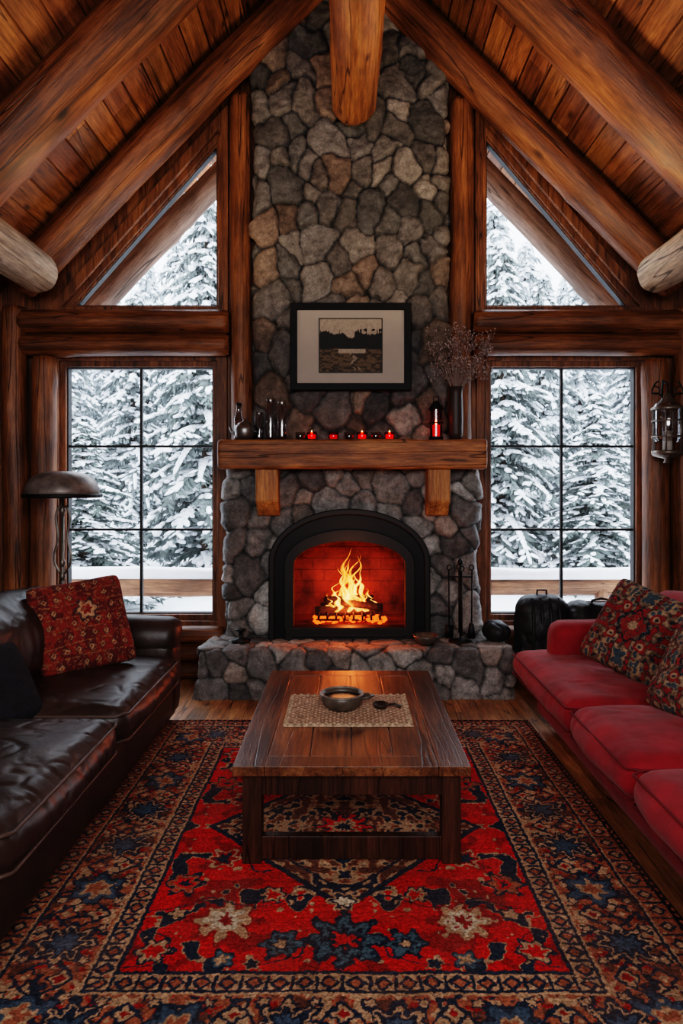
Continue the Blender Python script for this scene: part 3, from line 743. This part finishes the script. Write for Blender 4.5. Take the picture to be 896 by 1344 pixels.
# ---------------- throw pillows
def pillow(name,size,th,fn,loc,rot,label,seed):
    n=130;u,v=np.meshgrid(np.linspace(-1,1,n),np.linspace(-1,1,n),indexing='ij')
    rc=1-.07*(np.abs(u)*np.abs(v))**6
    X=u*(1-.06*(1-v**2))*size*rc;Yy=v*(1-.06*(1-u**2))*size*rc
    prof=(np.clip(1-np.abs(u)**3,0,1)*np.clip(1-np.abs(v)**3,0,1))**.5
    P=np.stack([u,v,u*0],-1)
    t=th*prof*(1+.4*(fbm(P,3,seed)-.5));c=fn(u,v,seed)
    A=np.stack([X,Yy,t+.004],-1).reshape(-1,3);Bb=np.stack([X,Yy,-t-.004],-1).reshape(-1,3)
    i=np.arange(n*n).reshape(n,n);Q=np.stack([i[:-1,:-1],i[1:,:-1],i[1:,1:],i[:-1,1:]],-1).reshape(-1,4)
    Q2=Q[:,::-1]+n*n
    br=np.concatenate([i[:,0],i[-1,1:],i[-2::-1,-1],i[0,-2::-1]]);br=br[:-1] if br[0]==br[-1] else br
    Q3=[(int(br[(k+1)%len(br)]),int(br[k]),int(br[k])+n*n,int(br[(k+1)%len(br)])+n*n) for k in range(len(br))]
    o=mk(name,np.concatenate([A,Bb]).tolist(),Q.tolist()+Q2.tolist()+Q3,PILM,True,cols=np.concatenate([c.reshape(-1,3)]*2))
    o.location=loc;o.rotation_euler=rot
    return top(o,label,"pillow")
def kil(u,v,s):
    c=np.zeros(u.shape+(3,));P=np.stack([u,v,u*0],-1);c[:]=lin((134,38,26))
    u=u+.05*(fbm(P,14,s+8)-.5);v=v+.05*(fbm(P,14,s+9)-.5)
    m=fbm(P,5,s)>.53;c[m]=lin((98,28,24))
    rows=np.floor((v+1)*3.5);fy=((v+1)*3.5)%1-.5;fx=((u+1)*4+.5*(rows%2))%1-.5
    q=np.abs(fx)*1.1+np.abs(fy)*1.1;keep=_h(np.floor((u+1)*4+.5*(rows%2)).astype(int),rows.astype(int),rows.astype(int)*0,s)>.35
    c[(q<.36)&keep]=lin((60,42,46));c[(q<.26)&keep]=lin((184,132,92));c[(q<.13)&keep]=lin((110,28,24))
    c[(np.abs(fy)>.46)&(fbm(P,26,s+2)>.5)]=lin((160,104,68))
    r=np.hypot(u-.05,v-.25)/(.24+.05*np.cos(6*np.arctan2(v-.25,u-.05)))
    c[r<1]=lin((70,44,48));c[r<.75]=lin((190,140,104));c[r<.4]=lin((134,30,24))
    c[(fbm(P,24,s+3)>.68)]=lin((150,90,64));return c*(.6+.7*fbm(P,34,s+5))[...,None]
def flo(u,v,s):
    P0_=np.stack([u,v,u*0],-1)
    u=u+.06*(fbm(P0_,12,s+8)-.5);v=v+.06*(fbm(P0_,12,s+9)-.5)
    u=((u*1.35+1)%2)-1;v=((v*1.35+1)%2)-1
    c=np.zeros(u.shape+(3,));c[:]=lin((112,86,68));P=np.stack([np.abs(u),np.abs(v),u*0],-1)
    f=fbm(P,7,s,2);c[f>.54]=lin((164,132,102));c[f<.43]=lin((40,38,44));c[(f<.36)]=lin((140,30,28));c[(f>.66)]=lin((60,74,82))
    r=np.hypot(u,v);th=np.arctan2(v,u);q=r/(.9+.12*np.cos(8*th))
    c[(q<.55)&(q>.46)]=lin((34,32,38));c[(q<.42)&(f>.5)]=lin((146,30,28));c[(q<.16)]=lin((172,142,112))
    for a in range(4):
        cx,cy=.66*math.cos(a*math.pi/2+.78),.66*math.sin(a*math.pi/2+.78);rr=np.hypot(u-cx,v-cy)
        c[rr<.17]=lin((136,30,28));c[rr<.10]=lin((170,136,108));c[rr<.05]=lin((36,36,44))
    return c*(.45+.85*fbm(P0_,24,s+2))[...,None]
def dark(u,v,s):
    c=np.zeros(u.shape+(3,));c[:]=lin((30,28,34));return c
def orient(o,loc,normal,roll,up=(0,0,1)):
    n=Vector(normal).normalized();u=Vector(up);x=u.cross(n).normalized();y=n.cross(x)
    M=Matrix((x,y,n)).transposed();R=M@Matrix.Rotation(math.radians(roll),3,'Z')
    o.rotation_mode='QUATERNION';o.rotation_quaternion=R.to_quaternion();o.location=loc
o=pillow("throw_pillow",.275,.11,kil,(0,0,0),(0,0,0),"red kilim throw pillow with tan motifs on the leather sofa",3)
orient(o,(-1.54,3.99,.75),(.55,-.80,.42),6)
o=pillow("throw_pillow",.21,.08,dark,(0,0,0),(0,0,0),"small black throw pillow leaning on the leather sofa back",4)
orient(o,(-1.67,3.24,.60),(.75,-.35,.55),0)
o=pillow("throw_pillow",.27,.11,flo,(0,0,0),(0,0,0),"cream, red and black floral throw pillow on the red sofa",6)
orient(o,(1.65,3.86,.73),(-.62,-.62,.5),-18)
o=pillow("throw_pillow",.25,.10,flo,(0,0,0),(0,0,0),"faded red and beige patterned throw pillow on the red sofa",9)
orient(o,(1.65,3.12,.70),(-.8,-.4,.5),-6)
# ---------------- floor lamp
e=empty("floor_lamp",(-2.08,5.02,0),"metal floor lamp with wide mottled dome shade and scrolled stem","lamp")
b=B();b.lathe([(0,0),(.14,0),(.14,.02),(.05,.04),(.02,.06),(0,.06)],seg=30);b.make("base",BRASS,True,parent=e)
b=B();b.tube([(0,0,.05),(0,0,1.52)],.012,12)
for z in(.5,.9,1.0,1.38):b.lathe([(.012,-.03),(.026,0),(.012,.03)],(0,0,z),16)
b.make("pole",BRASS,True,parent=e)
for sx in(-1,1):
    b=B();pts=[(sx*(.015+.05*math.sin(t*math.pi)*(1-.4*t)+.02*math.sin(t*9)),0,.92+t*.5) for t in np.linspace(0,1,24)]
    b.tube(pts,.008,8);b.make("scroll",BRASS,True,parent=e)
b=B();b.lathe([(0,1.672),(.09,1.668),(.165,1.650),(.215,1.62),(.245,1.575),(.258,1.53),(.262,1.49),(.252,1.49),(.245,1.53),(.225,1.57),(.19,1.61),(.10,1.645),(0,1.652)],seg=40);b.make("lamp_shade",SHADE,True,parent=e)
b=B();b.lathe([(.255,1.475),(.276,1.478),(.278,1.500),(.262,1.505)],seg=40);b.make("shade_rim",BLACK,True,parent=e)
# ---------------- hanging wall lantern
e=empty("hanging_lantern",(2.44,5.22,0),"glass and iron candle lantern hanging from a scrolled bracket","lantern")
b=B();b.lathe([(.09,1.90),(.105,1.93),(.105,2.16),(.09,2.19)],seg=20);b.make("lantern_glass",JAR,True,parent=e)
b=B()
b.lathe([(0,1.735),(.03,1.74),(.02,1.77),(.10,1.79),(.115,1.81),(.115,1.83),(0,1.83)],seg=24)
b.lathe([(.115,2.14),(.12,2.155),(.08,2.18),(.04,2.23),(.02,2.27),(0,2.27)],seg=24)
for k in range(6):
    a=k*math.pi/3;b.tube([(.112*math.cos(a),.112*math.sin(a),1.82),(.112*math.cos(a),.112*math.sin(a),2.15)],.006,6)
for z in(1.93,2.05):b.lathe([(.108,z),(.116,z),(.116,z+.012),(.108,z+.012)],seg=24)
b.make("cage",BRASS,True,parent=e)
b=B();b.lathe([(0,1.83),(.035,1.83),(.035,1.98),(0,1.985)],seg=20);b.make("candle",simple("candle_wax",(.5,.45,.4),.6,nv=.05),True,parent=e)
b=B();b.tube([(0,0,2.27),(0,0,2.31),(0,.0,2.33)],.006,8)
b.tube([(.06,.20,2.16),(.03,.16,2.30),(.01,.1,2.38),(0,.0,2.34)],.009,8)
for sx in(-1,1):
    pts=[(sx*(.02+.10*math.sin(t*2.6)),.0,2.22+.12*t+.02*math.sin(t*8)) for t in np.linspace(0,1,14)];b.tube(pts,.006,8)
    pts=[(sx*(.09+.03*math.cos(t)),0,2.29+.03*math.sin(t)) for t in np.linspace(0,5,14)];b.tube(pts,.005,8)
b.box(.03,.09,.195,.215,2.08,2.24)
b.make("bracket",BLACK,True,parent=e)
# ---------------- mantel things
MZ=1.923
def thing(name,px,Y,label,cat,group=None,z=MZ): return empty(name,(WX(px,Y),Y,z),label,cat,group)
e=thing("teapot",321,5.30,"small dull silver teapot standing on the mantel","teapot")
b=B();b.lathe([(0,0),(.055,0),(.075,.03),(.078,.075),(.07,.105),(.05,.115)],seg=28);b.make("pot_body",SILV,True,parent=e)
b=B();b.lathe([(.055,.113),(.05,.125),(.015,.14),(.014,.155),(0,.16)],seg=24);b.make("lid",SILV,True,parent=e)
b=B();b.tube([(-.07,0,.04),(-.10,0,.06),(-.115,0,.10)],[.014,.011,.008],10);b.make("spout",SILV,True,parent=e)
b=B();b.tube([(.07,0,.035),(.105,0,.05),(.11,0,.085),(.07,0,.10)],.007,10);b.make("handle",BLACK,True,parent=e)
e=thing("glass_bottle",313,5.42,"small clear glass bottle with red contents on the mantel","bottle")
b=B();b.lathe([(0,0),(.032,0),(.036,.02),(.036,.17),(.02,.22),(.018,.27),(.022,.275)],seg=24);b.make("bottle_glass",JAR,True,parent=e)
b=B();b.lathe([(0,.01),(.028,.012),(.028,.15),(0,.16)],seg=20);b.make("contents",simple("red_liquid",(.25,.02,.015),.3),True,parent=e)
b=B();b.lathe([(0,.27),(.02,.27),(.02,.295),(0,.30)],seg=16);b.make("stopper",BLACK,True,parent=e)
for px,w,h,Y in((340,.034,.21,5.38),(355,.038,.31,5.36),(370,.036,.28,5.27)):
    e=thing("glass_bottle",px,Y,"slim %s clear glass bottle on the mantel"%("tall" if h>.25 else "short"),"bottle","glass bottles on the mantel")
    b=B();b.lathe([(0,0),(w,0),(w*1.05,.02),(w*1.03,h*.90),(w*.9,h*.95),(w*.95,h)],seg=24);b.make("bottle_glass",JAR,True,parent=e)
    b=B();b.lathe([(0,h*.97),(w*.8,h*.97),(w*.85,h*1.04),(0,h*1.05)],seg=16);b.make("stopper",BRASS,True,parent=e)
    b=B();b.lathe([(0,.008),(w*.85,.01),(w*.8,h*.30),(0,h*.30)],seg=20);b.make("contents",simple("dark_oil",(.05,.035,.028),.3),True,parent=e)
for px,lit in((394,0),(409,1),(437.5,.35),(458,0),(475,.9),(493,0),(511,1.0)):
    Y=5.28+(int(px)%3)*.02
    e=thing("votive_candle",px,Y,"red glass votive holder with a burning candle" if lit else "clear glass votive holder with an unlit candle","candle","votive candles on the mantel")
    b=B();b.lathe([(0,0),(.03,0),(.036,.01),(.04,.055),(.037,.055),(.033,.012),(0,.008)],seg=22);b.make("votive_glass",REDG if lit else JAR,True,parent=e)
    b=B();b.lathe([(0,.009),(.028,.009),(.030,.034),(0,.034)],seg=18);b.make("wax",emis("glowing_wax",(1,.05,.012),3*lit) if lit else CHAR,True,parent=e)
    if lit>.5:
        b=B();b.lathe([(0,.034),(.006,.042),(.005,.055),(0,.07)],seg=10);b.make("flame",emis("candle_flame",(1,.35,.08),22*lit),True,parent=e)
e=thing("candle_lantern",572,5.30,"small black iron lantern with a red candle on the mantel","lantern")
b=B();b.lathe([(0,0),(.055,0),(.055,.02),(0,.02)],seg=20);b.lathe([(.058,.23),(.05,.25),(.02,.29),(0,.30)],seg=20)
for k in range(4):
    a=k*math.pi/2+.78;b.tube([(.05*math.cos(a),.05*math.sin(a),.02),(.05*math.cos(a),.05*math.sin(a),.235)],.005,6)
b.lathe([(.05,.12),(.056,.12),(.056,.13),(.05,.13)],seg=20)
b.tube([(-.02,0,.29),(-.02,0,.33),(.02,0,.33),(.02,0,.29)],.004,6);b.make("cage",BLACK,True,parent=e)
b=B();b.lathe([(.047,.02),(.047,.23)],seg=20);b.make("lantern_glass",REDG,True,parent=e)
b=B();b.lathe([(0,.02),(.03,.02),(.03,.11),(0,.11)],seg=16);b.make("candle",emis("red_glowing_candle",(1,.06,.02),.7),True,parent=e)
b=B();b.lathe([(0,.11),(.007,.12),(.006,.14),(0,.16)],seg=10);b.make("flame",emis("lantern_flame",(1,.3,.08),50),True,parent=e)
e=thing("flower_vase",598,5.34,"tall dark vase of dried flower stems on the mantel","vase")
b=B();b.lathe([(0,0),(.042,0),(.054,.05),(.056,.2),(.050,.36),(.056,.41),(.050,.41),(.045,.36),(.04,.1),(0,.03)],seg=28);b.make("vase_body",simple("dark_vase",(.045,.028,.022),.5),True,parent=e)
b=B();b2=B();rr=np.random.RandomState(5)
for i in range(62):
    a=rr.uniform(0,2*math.pi);sp=rr.uniform(.05,.26);h=rr.uniform(.48,.86)
    tip=Vector((sp*math.cos(a)+.02,sp*math.sin(a)*.4-.04,h))
    b.tube([(0,0,.2),(tip.x*.25,tip.y*.25,.43),tip],[.0028,.0022,.0015],4)
    for q in range(9):
        f=tip+Vector(rr.uniform(-.045,.045,3));b.tube([tip-Vector((0,0,.05)),f],.0013,3)
        s_=rr.uniform(.004,.0075);b2.lathe([(0,-s_),(s_,0),(0,s_)],tuple(f),5)
b.make("stems",DRY,True,parent=e);o=b2.make("blossoms",simple("dried_blossom",(.50,.38,.34),.9),True,parent=e);o["kind"]="stuff"
# ---------------- hearth things
HZ=.368
e=thing("fireplace_tool_set",604,5.25,"black wrought-iron fireplace tool stand with poker, shovel and brush","fireplace tools",z=HZ)
b=B();b.lathe([(0,0),(.09,0),(.09,.012),(.02,.03),(0,.03)],seg=24);b.tube([(0,0,.02),(0,0,.60)],.009,10);b.lathe([(0,.58),(.02,.6),(.02,.62),(0,.65)],seg=14)
b.tube([(-.09,0,.50),(.09,0,.50)],.006,8);b.tube([(0,-.06,.50),(0,.06,.50)],.006,8);b.make("stand",BLACK,True,parent=e)
for k,(dx,dy) in enumerate(((-.085,0),(.085,0),(0,-.06),(0,.06))):
    b=B();b.tube([(dx,dy,.06),(dx*1.05,dy,.55)],.006,8);b.tube([(dx+.018*math.cos(t),dy,.57+.02*math.sin(t)) for t in np.linspace(-1.5,4.6,12)],.005,6)
    if k==0:b.box(dx-.03,dx+.03,dy-.004,dy+.012,.03,.13)
    elif k==1:b.lathe([(0,.03),(.03,.03),(.02,.14),(0,.15)],(dx,dy,0),12)
    else:b.tube([(dx,dy,.06),(dx+.025,dy,.09)],.005,6)
    b.make(["shovel","brush","poker","tongs"][k],BLACK,True,parent=e)
e=thing("dish",559,5.16,"small brown pottery dish on the stone hearth","dish",z=HZ)
b=B();b.lathe([(0,0),(.05,0),(.09,.05),(.10,.075),(.093,.075),(.08,.05),(.04,.015),(0,.012)],seg=30);b.make("dish_body",CERM,True,parent=e)
e=thing("candle_holder",316,5.25,"small black iron candle holder on the hearth","candle holder",z=HZ)
b=B();b.lathe([(0,0),(.07,0),(.075,.02),(.02,.03),(.015,.08),(.04,.09),(.04,.10),(0,.10)],seg=24);b.tube([(.06,0,.02),(.10,0,.05),(.06,0,.08)],.005,8);b.make("holder_body",BLACK,True,parent=e)
# ---------------- luggage
e=empty("backpack",(1.50,5.28,0),"tall black nylon backpack with vertical straps beside the hearth","backpack")
cushion("backpack_body",0,0,.365,.18,.12,.355,.11,.0,DARKF,e,61,wr=.045,crease=.012,step=.014)
for k in range(4):
    b=B();x=-.10+k*.066;b.tube([(x,-.10,.10),(x,-.135,.16),(x,-.145,.58),(x,-.09,.71)],.013,8);b.make("strap",DARKF,True,parent=e)
b=B();b.tube([(-.04,0,.69),(-.035,0,.76),(.035,0,.76),(.04,0,.69)],.009,8);b.make("handle",DARKF,True,parent=e)
e=empty("duffel_bag",(1.94,5.28,0),"slumped black duffel bag with carry handles near the window","bag")
cushion("bag_body",0,0,.335,.25,.13,.335,.11,.0,DARKF,e,62,wr=.045,crease=.012,step=.015)
b=B();b.tube([(-.09,-.06,.62),(-.07,-.05,.69),(.0,-.05,.705),(.07,-.05,.69),(.09,-.06,.62)],.010,8);b.make("handle",BLACK,True,parent=e)
b=B();b.tube([(-.18,-.01,.64),(-.1,-.01,.675),(.1,-.01,.675),(.18,-.01,.64)],.006,8);b.make("zipper",SILV,True,parent=e)
o=cushion("pouch",1.15,5.30,HZ+.075,.085,.10,.07,.06,.01,DARKF,None,63,wr=.03,crease=.01,step=.012);top(o,"small crumpled black pouch on the end of the hearth","bag")
# ---------------- outside
def gz(y): return -.35+.0016*max(0,y-14)**2
n=90;gx,gy=np.meshgrid(np.linspace(-40,40,n),np.linspace(YW+.16,75,n),indexing='ij')
P=np.stack([gx,gy,gx*0],-1);gzz=-.35+.35*(fbm(P,.25,3)-.5)+.0016*np.clip(gy-14,0,99)**2
V=np.stack([gx,gy,gzz],-1).reshape(-1,3);i=np.arange(n*n).reshape(n,n);Q=np.stack([i[:-1,:-1],i[1:,:-1],i[1:,1:],i[:-1,1:]],-1).reshape(-1,4)
o=mk("snowy_ground",V,Q,SNOW,True);top(o,"snow-covered ground outside the cabin","ground",kind="stuff")
e=empty("deck_railing",(0,7.4,-.3),"weathered log deck railing topped with thick snow","railing")
def sub(o,e): o.parent=e;o.matrix_parent_inverse=Matrix.Translation(-Vector(e.location));return o
RAILZ=wood("weathered_rail_log",(.10,.04,.02),(.22,.10,.05),(.34,.17,.09),2,.7,8)
sub(log("rail",(-4.6,7.4,.48),(4.6,7.4,.48),.095,.095,RAILZ,seed=91),e)
sub(log("lower_rail",(-4.6,7.4,.06),(4.6,7.4,.06),.06,.06,RAILZ,seed=92),e)
for x in(-4.4,-2.95,-.8,.9,2.75,4.4):
    sub(log("post",(x,7.4,-.4),(x,7.4,.45),.07,.07,RAILZ,seed=95),e)
V,N,Q=rbox((4.6,.11,.06),.055,.05);V[:,2]+=.05*(fbm(V,2.2,8)-.5)*(V[:,2]>0);sub(mk("snow_cap",V+[0,7.4,.625],Q,SNOW,True),e)
def tree_meshes(seed):
    r=random.Random(seed);Hh=10.;R=2.3
    nb_=B();sb=B();tb=B()
    tb.tube([(0,0,0),(.05,0,Hh*.5),(0,0,Hh)],[.2,.12,.02],8)
    import bmesh
    bm=bmesh.new();bmesh.ops.create_icosphere(bm,subdivisions=1,radius=1);bm.verts.ensure_lookup_table();iv=[v.co.copy() for v in bm.verts];jf=[tuple(v.index for v in f.verts) for f in bm.faces];bm.free()
    z=.9
    while z<Hh-.15:
        f=z/Hh;L0=R*(1-f)**.85+.12;nbr=int(5+4*(1-f))
        a0=r.random()*6.28
        for k in range(nbr):
            a=a0+k*6.283/nbr+r.uniform(-.4,.4);L=L0*r.uniform(.5,1.25);dr=r.uniform(.25,.62);zz=z+r.uniform(-.15,.15)
            ca,sa=math.cos(a),math.sin(a)
            def pt(t): return Vector((ca*L*t,sa*L*t,zz+L*(.12*t-dr*t*t)))
            nb_.tube([pt(0),pt(.5),pt(1)],[.03,.02,.008],4)
            m=max(4,int(L/.14))
            heavy=r.random()
            for q in range(1,m+1):
                t=q/m;p=pt(t);tl=(.40*L*(1-t*.75)*(.4+.6*min(1,t*2.5)))+.08
                tl=min(tl,.7)
                for sg in(-1,1,0,0):
                    if sg==0: an=a+r.uniform(-1.2,1.2);tl2=r.uniform(.12,.28);dz=-.16-r.random()*.2
                    else: an=a+sg*r.uniform(.5,1.25);tl2=tl*r.uniform(.5,1.15);dz=-.35*tl2-r.random()*.10
                    dv=Vector((math.cos(an),math.sin(an),0));pe=p+dv*tl2+Vector((0,0,dz));pm=p+dv*tl2*.5+Vector((0,0,dz*.35))
                    w=Vector((-dv.y,dv.x,0))*(.03+.045*tl2);dn=Vector((0,0,-.05-.08*tl2))
                    nb_.add([p,pm+w+dn,pe,pm-w+dn,pm+Vector((0,0,.02))],[(0,1,4),(1,2,4),(2,3,4),(3,0,4)])
                    for _ in range(1 if sg!=0 else 0):
                        if r.random()<.08+.6*heavy:
                            u_=r.uniform(.2,.9)
                            c=p+dv*tl2*u_+Vector((0,0,dz*u_*.8+.035))
                            sl=r.uniform(.08,.20);sw=r.uniform(.06,.14);sh=r.uniform(.03,.07)
                            V=[]
                            for v in iv:
                                k1=1+r.uniform(-.3,.3)
                                V.append(c+dv*(v.x*sl*k1)+Vector((-dv.y,dv.x,0))*(v.y*sw*k1)+Vector((0,0,v.z*sh+(v.x*sl)*dz/tl2*.8)))
                            sb.add(V,jf)
                if r.random()<.15+.75*heavy:
                    c=p+Vector((0,0,.04));sl=L/m*r.uniform(.7,1.4);V=[c+Vector((ca,sa,(.12-2*dr*t)*1))*(v.x*sl)+Vector((-sa,ca,0))*(v.y*(.07+.13*(1-t)))+Vector((0,0,v.z*.065)) for v in iv];sb.add(V,jf)
        z+=.30*(1-f)+.15
    return tb,nb_,sb
protos=[]
for s_ in(1,2,3,4):
    tb,nb_,sb=tree_meshes(s_)
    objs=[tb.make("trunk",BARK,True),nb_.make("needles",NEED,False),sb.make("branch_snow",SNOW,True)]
    protos.append(objs)
TR=[(-.385,11,.10),(-.205,13.5,.43),(-.31,15.5,.29),(-.40,18,.27),(-.245,20,.37),(-.345,23,.31),(-.19,26,.40),(-.43,28,.28),(-.29,31,.33),(-.50,20,.4),
    (.225,13,.36),(.365,12.0,.14),(.285,16.5,.32),(.42,19,.30),(.215,21.5,.42),(.34,23,.32),(.26,26,.36),(.40,29,.32),(.20,32,.40),(.32,34,.31),(-.36,36,.30),
    (-.05,19,.4),(.07,22,.4),(.0,28,.4),(.5,22,.4)]
for i,(xd,y,rt) in enumerate(TR):
    x=xd*y;h=1.55+rt*y-gz(y)
    e=empty("conifer_tree",(x,y,gz(y)-.05),"tall conifer with snow-laden drooping branches","tree","snowy conifers")
    s=h/10.;sw=min(max(s*.85,.5),1.1);e.scale=(sw*1.1,sw*1.1,s);e.rotation_euler=(0,0,i*1.37)
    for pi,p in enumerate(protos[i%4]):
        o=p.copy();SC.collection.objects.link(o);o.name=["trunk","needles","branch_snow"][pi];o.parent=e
        if pi: o["kind"]="stuff"
for pr_ in protos:
    for p in pr_: bpy.data.objects.remove(p)
# ---------------- world + lights
w=bpy.data.worlds.new("overcast");SC.world=w;w.use_nodes=True
nt=w.node_tree;bg=nt.nodes["Background"];bg.inputs[0].default_value=(.86,.93,1,1);bg.inputs[1].default_value=4.2
light('AREA',"rear_daylight",(0,-1.1,2.3),115,(.97,.97,1),3.2,(math.radians(68),0,0),1.8)
light('AREA',"ceiling_fill",(-1.3,4.5,2.9),8,(1,.76,.50),.35,(math.pi,math.radians(14),0))  # added pair of warm fills aimed up at the ceiling, no fixture there
light('AREA',"ceiling_fill",(1.3,4.3,2.9),14,(1,.76,.50),.35,(math.pi,math.radians(-14),0))
light('POINT',"hearth_glow",(.02,5.0,1.0),3,(1,.32,.12),.15)
# ---------------- camera
cd=bpy.data.cameras.new("camera");cam=bpy.data.objects.new("camera",cd);link(cam)
cam.location=(0,0,H);cam.rotation_euler=(math.pi/2,0,0)
cd.sensor_fit='VERTICAL';cd.sensor_height=36;cd.sensor_width=24;cd.lens=F/1344*36
cd.shift_x=-7/1344;cd.shift_y=-32/1344;cd.clip_start=.05;cd.clip_end=300
SC.camera=cam
try:
    SC.view_settings.view_transform='Filmic';SC.view_settings.look='High Contrast';SC.view_settings.exposure=.35
except Exception as ex: print(ex)
